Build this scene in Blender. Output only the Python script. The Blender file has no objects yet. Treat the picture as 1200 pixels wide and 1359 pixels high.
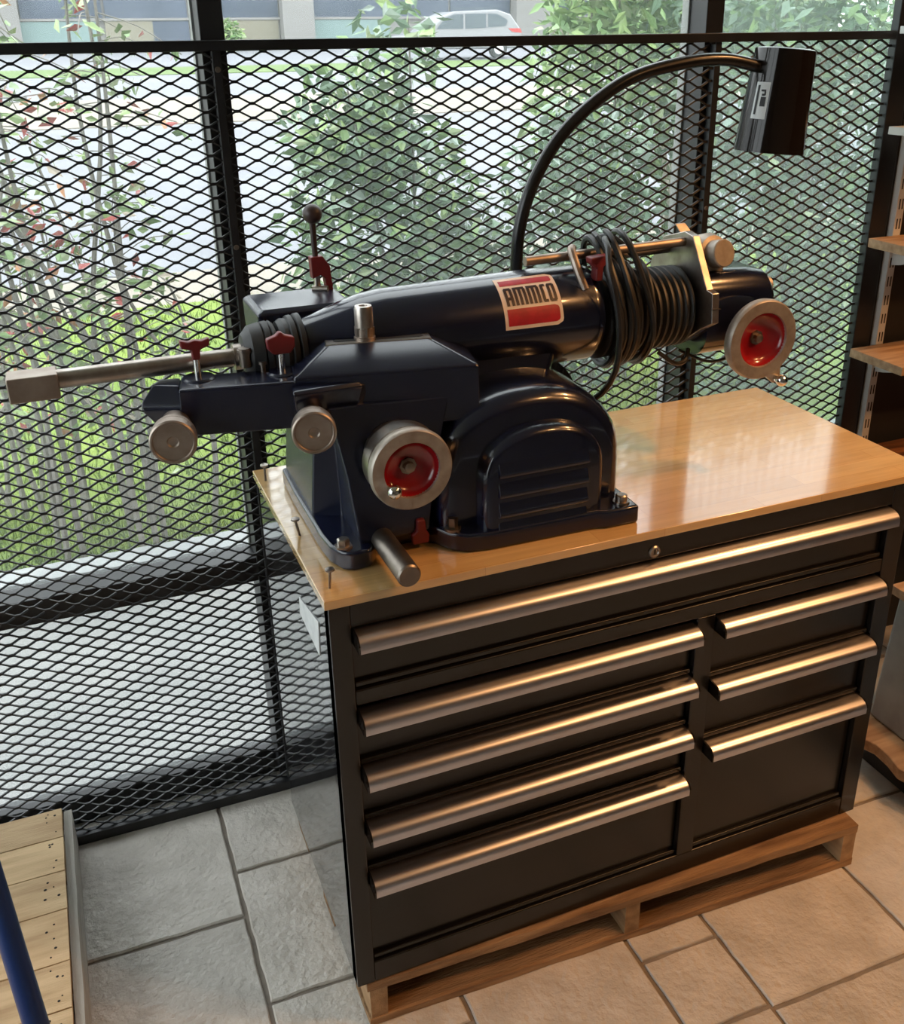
import bpy, bmesh, math, random
from mathutils import Vector, Matrix
random.seed(7)
SC = bpy.context.scene
COL = SC.collection
# ------------------------------------------------------------------ camera
F_PX, PX, PY = 1317.69, 20.41, -68.96
CAM = Vector((-0.2961, -1.2987, 1.7429)); YAW, PITCH, ROLL = -0.3878, -0.4041, -0.0138
fw = Vector((math.sin(-YAW) * math.cos(PITCH), math.cos(YAW) * math.cos(PITCH), math.sin(PITCH)))
rt = fw.cross(Vector((0, 0, 1))).normalized(); up = rt.cross(fw)
c_, s_ = math.cos(ROLL), math.sin(ROLL)
r2 = c_ * rt + s_ * up; u2 = -s_ * rt + c_ * up
cd = bpy.data.cameras.new('camera'); cam = bpy.data.objects.new('camera', cd); COL.objects.link(cam)
cd.sensor_fit = 'HORIZONTAL'; cd.sensor_width = 36; cd.lens = F_PX / 1200 * 36
cd.shift_x = -PX / 1200; cd.shift_y = PY / 1200; cd.clip_start = 0.02; cd.clip_end = 500
M3 = Matrix((r2, u2, -fw)).transposed()
cam.matrix_world = Matrix.Translation(CAM) @ M3.to_4x4()
SC.camera = cam
# ------------------------------------------------------------------ world: an even overcast sky
wd = bpy.data.worlds.new('overcast'); SC.world = wd; wd.use_nodes = True
bg = wd.node_tree.nodes['Background']; bg.inputs[0].default_value = (0.93, 0.97, 1.0, 1); bg.inputs[1].default_value = 4.0
# ------------------------------------------------------------------ view
vs = SC.view_settings; vs.view_transform = 'Standard'; vs.look = 'None'; vs.gamma = 1; vs.use_curve_mapping = False
vs.exposure = 0.1
LAMP_W = 34.0            # watts of each warm ceiling spot
# ------------------------------------------------------------------ materials
MATS = {}
def nodes_of(name):
    m = bpy.data.materials.new(name); m.use_nodes = True
    return m, m.node_tree.nodes, m.node_tree.links, m.node_tree.nodes['Principled BSDF']
def mat(name, c1, c2=None, scale=8, rough=.5, metal=0, bump=0, bscale=60, stretch=(1, 1, 1), coat=0, rvar=0, tone=0, spec=.5, bdist=.002, detail=5, coords='Object', contrast=.3):
    m, N, L, b = nodes_of(name)
    b.inputs['Roughness'].default_value = rough; b.inputs['Metallic'].default_value = metal
    b.inputs['Coat Weight'].default_value = coat; b.inputs['Coat Roughness'].default_value = .06
    b.inputs['Specular IOR Level'].default_value = spec
    b.inputs['Base Color'].default_value = (*c1, 1)
    tc = N.new('ShaderNodeTexCoord'); mp = N.new('ShaderNodeMapping'); mp.inputs['Scale'].default_value = stretch
    L.new(tc.outputs[coords], mp.inputs[0])
    if c2:
        n = N.new('ShaderNodeTexNoise'); n.inputs['Scale'].default_value = scale; n.inputs['Detail'].default_value = detail
        L.new(mp.outputs[0], n.inputs['Vector'])
        cr = N.new('ShaderNodeValToRGB'); cr.color_ramp.elements[0].position = .5 - contrast / 2; cr.color_ramp.elements[1].position = .5 + contrast / 2
        cr.color_ramp.elements[0].color = (*c1, 1); cr.color_ramp.elements[1].color = (*c2, 1)
        L.new(n.outputs['Fac'], cr.inputs[0]); out = cr.outputs[0]
        if tone:
            oi = N.new('ShaderNodeObjectInfo'); mr = N.new('ShaderNodeMapRange'); mr.inputs['To Min'].default_value = 1 - tone; mr.inputs['To Max'].default_value = 1 + tone
            L.new(oi.outputs['Random'], mr.inputs['Value'])
            hv = N.new('ShaderNodeHueSaturation'); L.new(mr.outputs[0], hv.inputs['Value']); L.new(out, hv.inputs['Color']); out = hv.outputs[0]
        L.new(out, b.inputs['Base Color'])
        if rvar:
            mr = N.new('ShaderNodeMapRange'); mr.inputs['To Min'].default_value = max(.02, rough - rvar); mr.inputs['To Max'].default_value = rough + rvar
            L.new(n.outputs['Fac'], mr.inputs['Value']); L.new(mr.outputs[0], b.inputs['Roughness'])
    if bump:
        n2 = N.new('ShaderNodeTexNoise'); n2.inputs['Scale'].default_value = bscale; n2.inputs['Detail'].default_value = 4
        L.new(mp.outputs[0], n2.inputs['Vector'])
        bp = N.new('ShaderNodeBump'); bp.inputs['Strength'].default_value = bump; bp.inputs['Distance'].default_value = bdist
        L.new(n2.outputs['Fac'], bp.inputs['Height']); L.new(bp.outputs[0], b.inputs['Normal'])
    MATS[name] = m
    return m
mat('cab_black', (.005, .0045, .0045), (.007, .006, .006), 30, rough=.26, bump=.05, bscale=500, bdist=.0004, spec=.5)
mat('cab_gloss', (.012, .012, .013), (.016, .016, .017), 6, rough=.035, bump=.3, bscale=3.0, bdist=.003, spec=.9, rvar=.01, coat=.3)
mat('alu', (.56, .55, .58), (.50, .49, .52), 5, rough=.32, metal=1, stretch=(.3, 30, 30))
mat('navy', (.0035, .0058, .021), (.0048, .0075, .025), 9, rough=.22, bump=.12, bscale=160, coat=.5, bdist=.0006)
mat('navy_satin', (.0045, .0072, .022), (.0062, .0095, .027), 12, rough=.27, bump=.10, bscale=300, bdist=.0004, spec=.7)
mat('rubber', (.012, .013, .014), (.022, .023, .024), 20, rough=.5, bump=.1, bscale=120)
mat('cord', (.012, .012, .012), (.018, .018, .018), 20, rough=.38)
mat('steel', (.50, .46, .42), (.34, .29, .25), 28, rough=.33, metal=1, rvar=.12, bump=.1, bscale=200, bdist=.0005)
mat('steel_dark', (.20, .17, .15), (.30, .26, .22), 30, rough=.4, metal=1, rvar=.1)
mat('steel_shiny', (.75, .74, .72), None, rough=.1, metal=1)
mat('steel_warm', (.42, .36, .31), (.30, .24, .20), 22, rough=.45, metal=1, bump=.2, bscale=220, bdist=.0006)
mat('cast', (.42, .38, .33), (.30, .26, .22), 40, rough=.5, metal=.75, bump=.2, bscale=240, bdist=.0006)
mat('red', (.30, .008, .012), (.22, .006, .010), 14, rough=.2, coat=.4)
mat('red_dull', (.17, .012, .014), (.11, .010, .012), 30, rough=.45, bump=.2, bscale=200, bdist=.0006)
mat('ball', (.045, .022, .018), (.03, .016, .014), 12, rough=.4)
mat('cream', (.78, .66, .56), (.70, .58, .48), 30, rough=.45)
mat('sticker_red', (.42, .012, .025), (.34, .010, .02), 60, rough=.4, contrast=.15)
mat('ink', (.02, .008, .010), None, rough=.45)
mat('paper', (.60, .62, .62), (.50, .52, .53), 40, rough=.7)
mat('lamp_black', (.008, .006, .005), None, rough=.10, spec=.35)
mat('goose', (.010, .010, .010), None, rough=.25)
mat('frame', (.010, .011, .013), (.016, .017, .019), 14, rough=.42, bump=.06, bscale=200, bdist=.0006)
mat('bead', (.20, .21, .20), (.26, .27, .26), 10, rough=.55)
mat('meshpaint', (.008, .009, .011), None, rough=.5)
mat('tile', (.60, .565, .51), (.46, .43, .38), 11, rough=.45, bump=.8, bscale=55, bdist=.007, tone=.10, rvar=.1, detail=10, contrast=.35)
mat('grout', (0.270, 0.230, 0.189), (0.203, 0.176, 0.149), 30, rough=.85, bump=.4, bscale=120)
mat('pallet_wood', (.42, .25, .12), (.17, .09, .04), 5, rough=.8, bump=.9, bscale=40, stretch=(1, 9, 9), tone=.16, bdist=.005, detail=9, contrast=.35)
mat('pallet_wood_y', (.42, .26, .13), (.24, .14, .065), 4, rough=.75, bump=.5, bscale=40, stretch=(9, 1, 9), tone=.16, bdist=.003)
mat('pallet_pale', (.64, .46, .26), (.44, .29, .15), 4, rough=.75, bump=.5, bscale=40, stretch=(1, 9, 9), tone=.14, bdist=.003)
mat('pallet_grey', (.50, .48, .43), (.36, .34, .30), 5, rough=.8, bump=.5, bscale=40, stretch=(9, 1, 9), bdist=.003)
mat('shelf_wood', (.50, .33, .19), (.26, .14, .065), 5, rough=.55, bump=.3, bscale=40, stretch=(1, 10, 10), tone=.12, detail=8, bdist=.002, contrast=.4)
mat('shelf_red', (.32, .13, .05), (.06, .022, .010), 5, rough=.4, bump=.3, bscale=40, stretch=(1, 7, 7), detail=8, bdist=.002, contrast=.35)
mat('white_metal', (.62, .62, .60), None, rough=.45)
mat('slot', (.02, .018, .016), None, rough=.8)
mat('wall_dark', (.016, .016, .018), (.024, .023, .024), 6, rough=.6, bump=.1, bscale=90)
mat('wall_warm', (.26, .21, .17), (.23, .19, .15), 3, rough=.8)
mat('ceiling', (.45, .43, .40), None, rough=.85)
mat('galv', (.42, .41, .38), (.30, .29, .27), 9, rough=.5, metal=.35, rvar=.12, bump=.1, bscale=20)
mat('blue', (0.009, 0.034, 0.150), (0.007, 0.026, 0.120), 10, rough=.35, coat=.3)
mat('nail', (.03, .025, .02), None, rough=.6, metal=.6)
mat('concrete', (0.329, 0.329, 0.316), (0.255, 0.262, 0.255), 3, rough=.8, bump=.3, bscale=60, detail=8)
mat('kerb', (0.370, 0.386, 0.386), (0.302, 0.319, 0.328), 6, rough=.7, bump=.2, bscale=50)
mat('lawn', (0.134, 0.218, 0.013), (0.218, 0.302, 0.034), 2.2, rough=.9, bump=.6, bscale=70, bdist=.02, detail=8)
mat('pave', (0.202, 0.206, 0.227), (0.168, 0.172, 0.193), .8, rough=.85, detail=8)
mat('walk', (0.269, 0.235, 0.193), (0.227, 0.202, 0.164), .8, rough=.85, detail=8)
mat('mulch', (.40, .30, .20), (.24, .17, .11), 9, rough=.9, bump=.6, bscale=60)
mat('far_green', (0.084, 0.143, 0.034), (0.126, 0.193, 0.050), 1.2, rough=.9)
for i, c in enumerate([(.10, .20, .055), (.17, .29, .09), (.26, .38, .12), (.36, .44, .24)]): mat('leaf%d' % i, c, None, rough=.45)
for i, c in enumerate([(.16, .26, .16), (.24, .34, .24), (.12, .21, .12), (.34, .42, .36)]): mat('sage%d' % i, c, None, rough=.5)
mat('leaf_red', (.42, .05, .04), None, rough=.45); mat('leaf_rust', (.50, .22, .08), None, rough=.5); mat('leaf_dry', (.42, .36, .28), None, rough=.6)
mat('bark', (.30, .27, .24), (.20, .18, .16), 20, rough=.85, bump=.4, bscale=60)
mat('bldg', (0.235, 0.227, 0.218), (0.210, 0.202, 0.193), .6, rough=.8)
mat('bldg_panel', (0.210, 0.193, 0.143), None, rough=.7); mat('bldg_aqua', (0.168, 0.244, 0.235), None, rough=.6)
mat('bldg_glass', (.045, .06, .09), (.08, .10, .14), .5, rough=.4, spec=.3)
mat('car_paint', (0.218, 0.218, 0.235), None, rough=.25, coat=.5); mat('car_glass', (.05, .07, .09), None, rough=.1); mat('tyre', (.02, .02, .022), None, rough=.7); mat('tail', (.45, .03, .03), None, rough=.3)
def glass(name, haze, tint):
    m, N, L, b = nodes_of(name); N.remove(b); out = N['Material Output']
    tr = N.new('ShaderNodeBsdfTransparent'); tr.inputs[0].default_value = (*tint, 1)
    tl = N.new('ShaderNodeBsdfTranslucent'); tl.inputs[0].default_value = (.72, .79, .76, 1)
    gl = N.new('ShaderNodeBsdfGlossy'); gl.inputs['Roughness'].default_value = .02
    lw = N.new('ShaderNodeFresnel'); lw.inputs[0].default_value = 1.45
    tcn = N.new('ShaderNodeTexCoord'); nz = N.new('ShaderNodeTexNoise'); nz.inputs['Scale'].default_value = 3.5; nz.inputs['Detail'].default_value = 7
    L.new(tcn.outputs['Object'], nz.inputs['Vector'])
    mr = N.new('ShaderNodeMapRange'); mr.inputs['From Min'].default_value = .3; mr.inputs['From Max'].default_value = .7
    mr.inputs['To Min'].default_value = haze * .7; mr.inputs['To Max'].default_value = haze * 1.3; L.new(nz.outputs['Fac'], mr.inputs['Value'])
    m1 = N.new('ShaderNodeMixShader'); L.new(mr.outputs[0], m1.inputs[0]); L.new(tr.outputs[0], m1.inputs[1]); L.new(tl.outputs[0], m1.inputs[2])
    m2 = N.new('ShaderNodeMixShader'); ge = N.new('ShaderNodeNewGeometry'); mm = N.new('ShaderNodeMath'); mm.operation = 'SUBTRACT'; mm.use_clamp = True; L.new(lw.outputs[0], mm.inputs[0]); L.new(ge.outputs['Backfacing'], mm.inputs[1])   # no reflection from the inner face of the pane
    L.new(mm.outputs[0], m2.inputs[0]); L.new(m1.outputs[0], m2.inputs[1]); L.new(gl.outputs[0], m2.inputs[2])
    L.new(m2.outputs[0], out.inputs[0]); MATS[name] = m
glass('glass', .04, (.97, .985, .98)); glass('glass_hazy', .09, (.86, .91, .89)); glass('glass_low', .05, (.97, .98, .98))
def emis(name, c, s):
    m, N, L, b = nodes_of(name); b.inputs['Emission Color'].default_value = (*c, 1); b.inputs['Emission Strength'].default_value = s; MATS[name] = m
emis('bulb', (1, .62, .30), 30)
def butcher():
    m, N, L, b = nodes_of('butcher')
    tc = N.new('ShaderNodeTexCoord'); mp = N.new('ShaderNodeMapping'); L.new(tc.outputs['Object'], mp.inputs[0])
    br = N.new('ShaderNodeTexBrick'); br.inputs['Scale'].default_value = 1; br.inputs['Brick Width'].default_value = .34; br.inputs['Row Height'].default_value = .045
    br.inputs['Mortar Size'].default_value = .0004; br.offset = .37; br.inputs['Color1'].default_value = (.66, .43, .18, 1); br.inputs['Color2'].default_value = (.59, .36, .14, 1); br.inputs['Mortar'].default_value = (.46, .26, .10, 1)
    L.new(mp.outputs[0], br.inputs['Vector'])
    mp2 = N.new('ShaderNodeMapping'); mp2.inputs['Scale'].default_value = (2, 26, 26); L.new(tc.outputs['Object'], mp2.inputs[0])
    n = N.new('ShaderNodeTexNoise'); n.inputs['Scale'].default_value = 4; n.inputs['Detail'].default_value = 7; L.new(mp2.outputs[0], n.inputs['Vector'])
    mr = N.new('ShaderNodeMapRange'); mr.inputs['To Min'].default_value = .78; mr.inputs['To Max'].default_value = 1.2; L.new(n.outputs['Fac'], mr.inputs['Value'])
    hv = N.new('ShaderNodeHueSaturation'); L.new(br.outputs['Color'], hv.inputs['Color']); L.new(mr.outputs[0], hv.inputs['Value'])
    L.new(hv.outputs[0], b.inputs['Base Color']); b.inputs['Roughness'].default_value = .20; b.inputs['Coat Weight'].default_value = 1; b.inputs['Coat IOR'].default_value = 1.75; b.inputs['Coat Roughness'].default_value = .09
    n3 = N.new('ShaderNodeTexNoise'); n3.inputs['Scale'].default_value = 18; L.new(mp.outputs[0], n3.inputs['Vector'])
    bp = N.new('ShaderNodeBump'); bp.inputs['Strength'].default_value = .06; bp.inputs['Distance'].default_value = .003; L.new(n3.outputs['Fac'], bp.inputs['Height']); L.new(bp.outputs[0], b.inputs['Normal'])
    MATS['butcher'] = m
butcher()
# ------------------------------------------------------------------ mesh helpers (world coordinates in, object origin taken off in build)
def B(): return bmesh.new()
def quadring(bm, rings, close=True, cap=True):
    R = [[bm.verts.new(p) for p in r] for r in rings]
    n = len(R[0])
    for a, b in zip(R, R[1:]):
        for i in range(n if close else n - 1):
            bm.faces.new((a[i], a[(i + 1) % n], b[(i + 1) % n], b[i]))
    if cap:
        bm.faces.new(list(reversed(R[0]))); bm.faces.new(R[-1])
    return R
def box(bm, x0, x1, y0, y1, z0, z1):
    quadring(bm, [[(x0, y0, z), (x1, y0, z), (x1, y1, z), (x0, y1, z)] for z in (z0, z1)])
    return bm
def prism(bm, poly, axis, a0, a1):
    f = {'x': lambda p, a: (a, p[0], p[1]), 'y': lambda p, a: (p[0], a, p[1]), 'z': lambda p, a: (p[0], p[1], a)}[axis]
    quadring(bm, [[f(p, a0) for p in poly], [f(p, a1) for p in poly]]); return bm
def frame_of(d):
    d = Vector(d).normalized(); a = Vector((0, 0, 1)) if abs(d.z) < .9 else Vector((1, 0, 0))
    u = d.cross(a).normalized(); return d, u, u.cross(d)
def lathe(bm, o, d, prof, seg=40, cap=True):
    o = Vector(o); d, u, v = frame_of(d); rings = []
    for t, r in prof:
        rings.append([o + d * t + (u * math.cos(k * 2 * math.pi / seg) + v * math.sin(k * 2 * math.pi / seg)) * max(r, 1e-4) for k in range(seg)])
    quadring(bm, rings, cap=cap); return bm
def cyl(bm, p0, p1, r, r1=None, seg=24):
    p0, p1 = Vector(p0), Vector(p1); return lathe(bm, p0, p1 - p0, [(0, r), ((p1 - p0).length, r if r1 is None else r1)], seg)
def cat(pts, n=8):
    P = [Vector(p) for p in pts]; P = [2 * P[0] - P[1]] + P + [2 * P[-1] - P[-2]]; out = []
    for i in range(1, len(P) - 2):
        a, b, c, d = P[i - 1], P[i], P[i + 1], P[i + 2]
        for k in range(n):
            t = k / n; out.append(.5 * ((2 * b) + (c - a) * t + (2 * a - 5 * b + 4 * c - d) * t * t + (-a + 3 * b - 3 * c + d) * t ** 3))
    out.append(P[-2]); return out
def tube(bm, pts, r, seg=10, smooth=8):
    P = cat(pts, smooth) if smooth else [Vector(p) for p in pts]
    T = [(P[min(i + 1, len(P) - 1)] - P[max(i - 1, 0)]).normalized() for i in range(len(P))]
    _, u, _ = frame_of(T[0]); rings = []
    for i, p in enumerate(P):
        u = (u - T[i] * u.dot(T[i])).normalized(); v = T[i].cross(u)
        rr = r(i / (len(P) - 1)) if callable(r) else r
        rings.append([p + (u * math.cos(k * 2 * math.pi / seg) + v * math.sin(k * 2 * math.pi / seg)) * rr for k in range(seg)])
    quadring(bm, rings); return bm
def sphere(bm, c, r, seg=20, sz=1):
    bmesh.ops.create_uvsphere(bm, u_segments=seg, v_segments=seg // 2, radius=r, matrix=Matrix.Translation(Vector(c)) @ Matrix.Diagonal((1, 1, sz, 1))); return bm
ORIG = {}
def build(name, bm, m, parent=None, org=None, bev=0, smooth=35, seg=2, fixn=True):
    me = bpy.data.meshes.new(name)
    if fixn: bmesh.ops.recalc_face_normals(bm, faces=bm.faces)
    o = bpy.data.objects.new(name, me); COL.objects.link(o)
    og = Vector(ORIG[parent.name]) if parent else Vector(org or (0, 0, 0))
    bm.transform(Matrix.Translation(-og)); bm.to_mesh(me); bm.free()
    for mm in (m if isinstance(m, (list, tuple)) else [m]): me.materials.append(MATS[mm])
    if smooth:
        me.polygons.foreach_set('use_smooth', [True] * len(me.polygons)); me.set_sharp_from_angle(angle=math.radians(smooth))
    if parent: o.parent = parent
    else: o.location = og
    ORIG[o.name] = og
    if bev:
        b = o.modifiers.new('bevel', 'BEVEL'); b.width = bev; b.segments = seg; b.limit_method = 'ANGLE'; b.angle_limit = math.radians(40); b.harden_normals = True
    return o
def tag(o, label=None, cat_=None, group=None, kind=None):
    if label: o['label'] = label
    if cat_: o['category'] = cat_
    if group: o['group'] = group
    if kind: o['kind'] = kind
    return o
def thing(name, label, cat_, loc, group=None):
    o = bpy.data.objects.new(name, None); COL.objects.link(o); o.location = loc; o.empty_display_size = .05; ORIG[o.name] = Vector(loc)
    return tag(o, label, cat_, group)
def struct(name, bm, m, **k): return tag(build(name, bm, m, **k), kind='structure')

# ================================================================== THE ROOM
WY, WYAW = .7196, math.tan(-.0147)
def wv(x, y, z): return (x - y * WYAW, WY + x * WYAW + y, z)       # window frame: x along the wall, y outward from the mesh, z up
def wbox(bm, x0, x1, y0, y1, z0, z1):
    quadring(bm, [[wv(x0, y0, z), wv(x1, y0, z), wv(x1, y1, z), wv(x0, y1, z)] for z in (z0, z1)]); return bm
# floor: grout bed with single tiles
fl = struct('floor', box(B(), -2.7, 3.5, -3.7, .87, -.08, -.006), 'grout', smooth=0)
cols = [(-1.24, -.87, [.80, .42, .06, -.3]), (-.87, -.51, [.80, .50, .14, -.22]), (-.51, -.15, [.80, .355, -.01]), (-.15, .205, [.80, .485, .124, -.06]),
        (.205, .57, [.80, .41, .04]), (.57, .75, [.80, .48, .12, -.0685, -.244]), (.75, 1.125, [.80, .47, .11, -.252]), (1.125, 1.49, [.80, .49, .13, -.23]),
        (1.49, 1.86, [.80, .60, .24, -.12]), (1.86, 2.22, [.80, .40, .04]), (2.22, 2.6, [.80, .50, .14])]
G = .0045
def tile_mesh(x0, x1, y0, y1):
    bm = B(); pts = []
    rnd = random.Random(hash((round(x0, 3), round(y0, 3))))
    for (a, b) in (((x0, y0), (x1, y0)), ((x1, y0), (x1, y1)), ((x1, y1), (x0, y1)), ((x0, y1), (x0, y0))):
        n = max(3, int(math.dist(a, b) / .03))
        for k in range(n):
            t = k / n; j = (0 if k == 0 else rnd.uniform(-.0014, .0014))
            px, py = a[0] + (b[0] - a[0]) * t, a[1] + (b[1] - a[1]) * t
            if a[1] == b[1]: py += j
            else: px += j
            pts.append((px, py))
    cx, cy = (x0 + x1) / 2, (y0 + y1) / 2
    ins = [(px + (cx - px) * .016 , py + (cy - py) * .016) for px, py in pts]
    rings = [[(px, py - .02 * px, -.02) for px, py in pts], [(px, py - .02 * px, -.003) for px, py in pts], [(px, py - .02 * px, 0) for px, py in ins]]
    quadring(bm, rings); return bm
for x0, x1, ys in cols:
    ys = list(ys)
    while ys[-1] > -1.6: ys.append(ys[-1] - .365)
    for ya, yb in zip(ys, ys[1:]):
        o = build('tile', tile_mesh(x0 + G, x1 - G, yb + G, ya - G), 'tile', parent=fl, smooth=0)
struct('ceiling', box(B(), -2.7, 3.5, -3.7, .9, 2.9, 3.0), 'ceiling', smooth=0)
struct('wall_back', box(B(), -2.7, 3.5, -3.8, -3.7, 0, 2.9), 'wall_warm', smooth=0)
bw = box(B(), -2.8, -2.7, -1.45, .9, 0, .30); box(bw, -2.8, -2.7, -3.7, -1.45, 0, 2.9); struct('wall_left', bw, 'wall_warm', smooth=0)
wl = struct('window_9', box(B(), -2.752, -2.746, -1.45, .9, .30, 2.9), 'glass', smooth=0)        # unseen side glazing, added to bring more daylight onto the left floor
for y in (-1.45, -.4, .76): build('mullion', box(B(), -2.80, -2.70, y, y + .05, .30, 2.9), 'frame', parent=wl, smooth=0)
struct('wall_right', box(B(), 3.5, 3.6, -3.7, .9, 0, 2.9), 'wall_dark', smooth=0)
bw = wbox(B(), 1.694, 1.83, -.004, .012, 0, 2.9); wbox(bw, 1.83, 3.5, -.004, .12, 0, 2.9); struct('wall_front', bw, 'wall_dark', smooth=0)
struct('trim_1', wbox(B(), -2.7, 1.828, .02, .12, 2.80, 2.9), 'frame', smooth=0)            # header over the glazing
struct('trim_2', wbox(B(), -2.7, 1.635, -.012, .016, 1.722, 1.741), 'frame', bev=.002)      # top rail of the mesh
struct('trim_3', wbox(B(), -2.7, 1.828, .030, .115, .585, .645), 'frame', bev=.002)         # transom behind the mesh
struct('trim_4', wbox(B(), -2.7, 1.828, .065, .115, .0, .075), 'frame', bev=.002)           # bottom rail of the glazing
struct('trim_5', wbox(B(), -2.7, 1.635, -.012, .012, .0, .026), 'frame', bev=.002)          # foot rail of the mesh
struct('trim_6', wbox(B(), 1.637, 1.692, -.01, .016, 0, 2.9), 'frame', bev=.003)             # end pillar
scr = None
for k, (px, nm) in enumerate(((-1.06, 7), (.035, 8), (1.139, 9))):
    o = struct('trim_%d' % nm, wbox(B(), px - .023, px + .023, .018, .118, .026, 2.80), 'frame', bev=.002)
    b = B(); wbox(b, px - .027, px - .023, .085, .112, .65, 2.80)
    build('glazing_bead', b, 'bead', parent=o, smooth=0)
    b = B(); wbox(b, px - .008, px + .008, -.004, .018, .026, 1.722); build('clamp_bar', b, 'frame', parent=o, bev=.001)
    for z in (1.69, 1.36, 1.03, .70, .36):
        b = B(); lathe(b, wv(px, -.0045, z), (0, -1, 0), [(0, .0055), (.0015, .005), (.002, .002)], 12); build('screw_head', b, 'steel_dark', parent=o)
# glass panes
n = 0
for (a, b_, hi) in ((-2.68, -1.085, 'glass'), (-1.035, .010, 'glass'), (.060, 1.114, 'glass'), (1.164, 1.825, 'glass_hazy')):
    for z0, z1, m in ((.647, 2.798, hi), (.077, .583, 'glass_low' if hi == 'glass' else hi)):
        n += 1
        struct('window_%d' % n, wbox(B(), a, b_, .088, .094, z0, z1), m, smooth=0)
# expanded metal
LW, SW, XO, ZO = .0590, .0263, -.3192, 1.7075
def mesh_panel(x0, x1, z0, z1):
    V, Fc = [], []
    def bar(ax, az, bx, bz, w, y0, y1, tw=0):
        d = Vector((bx - ax, 0, bz - az)).normalized(); nn = Vector((-d.z, 0, d.x)) * w
        i = len(V)
        for (cx, cz) in ((ax, az), (bx, bz)):
            for s, y in ((-1, y0), (1, y0 + tw), (1, y1 + tw), (-1, y1)):
                V.append(wv(cx + nn.x * s, y, cz + nn.z * s))
        for k in range(4): Fc.append((i + k, i + (k + 1) % 4, i + 4 + (k + 1) % 4, i + 4 + k))
        Fc.append((i, i + 1, i + 2, i + 3)); Fc.append((i + 7, i + 6, i + 5, i + 4))
    hw, hh = LW / 2, SW / 2
    i0, i1 = math.floor((x0 - XO) / hw), math.ceil((x1 - XO) / hw); j0, j1 = math.floor((z0 - ZO) / hh), math.ceil((z1 - ZO) / hh)
    def clip(ax, az, bx, bz):
        t0, t1 = 0, 1
        for p, q in ((-(bx - ax), ax - x0), (bx - ax, x1 - ax), (-(bz - az), az - z0), (bz - az, z1 - az)):
            if abs(p) < 1e-9:
                if q < 0: return None
            else:
                r = q / p
                if p < 0: t0 = max(t0, r)
                else: t1 = min(t1, r)
        if t1 - t0 < .03: return None
        return ax + (bx - ax) * t0, az + (bz - az) * t0, ax + (bx - ax) * t1, az + (bz - az) * t1
    for i in range(i0, i1 + 1):
        for j in range(j0, j1 + 1):
            if (i + j) % 2: continue
            x, z = XO + i * hw, ZO + j * hh
            c = clip(x - .0062, z, x + .0062, z)
            if c: bar(*c, .0029, 0, .0046)
            for s in (-1, 1):
                c = clip(x + .0048, z + s * .0012, x + hw - .0048, z + s * (hh - .0012))
                if c: bar(*c, .0017, .0, .0040, .0014 * s)
    me = bpy.data.meshes.new('expanded_sheet'); me.from_pydata(V, [], Fc); me.materials.append(MATS['meshpaint']); return me
for (x0, x1, lb) in ((-2.68, -1.064, 'black expanded metal mesh panel at far left end of window, mostly out of frame'),
                     (-1.056, .031, 'black expanded metal mesh panel left of the post behind the lathe arm'),
                     (.039, 1.135, 'black expanded metal mesh panel behind the lathe between two window posts'),
                     (1.143, 1.634, 'narrow black expanded metal mesh panel behind lamp shade next to shelves')):
    me = mesh_panel(x0, x1, .020, 1.728)
    o = bpy.data.objects.new('mesh_panel', me); COL.objects.link(o); tag(o, lb, 'mesh panel', 'window mesh panels')
# warm ceiling spots (real fixtures on the ceiling)
def spot(x, y, tx, ty, tz, w, lb):
    t = thing('ceiling_spotlight', lb, 'light', (x, y, 2.9), 'warm ceiling spotlights')
    d = (Vector((tx, ty, tz)) - Vector((x, y, 2.74))).normalized(); c = Vector((x, y, 2.74))
    b = B(); cyl(b, (x, y, 2.898), (x, y, 2.888), .05); cyl(b, (x, y, 2.89), (x, y, 2.76), .008, seg=10); build('bracket', b, 'lamp_black', parent=t)
    b = B(); lathe(b, c - d * .08, d, [(0, .03), (.005, .042), (.16, .05), (.16, .046), (.10, .042)], 28, cap=False); build('can', b, 'lamp_black', parent=t)
    b = B(); sphere(b, c + d * .03, .030); build('bulb', b, 'bulb', parent=t)
    ld = bpy.data.lights.new('spot', 'SPOT'); ld.energy = w * 4; ld.color = (1, .48, .18); ld.spot_size = math.radians(95); ld.spot_blend = .8; ld.shadow_soft_size = .07
    lo = bpy.data.objects.new('lamp_light', ld); COL.objects.link(lo); lo.parent = t; lo.location = c + d * .085 - Vector((x, y, 2.9)); lo.rotation_euler = d.to_track_quat('-Z', 'Y').to_euler()
spot(1.95, -.35, 1.15, -.05, .6, LAMP_W * .62, 'black ceiling spotlight nearest the shelves, out of frame above')
spot(2.3, -1.35, 1.35, -.5, .0, LAMP_W * .62, 'black ceiling spotlight at the right wall, out of frame above')
spot(1.45, -1.15, 1.1, -.4, .2, LAMP_W * .3, 'black ceiling spotlight in middle of ceiling, out of frame above')

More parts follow.
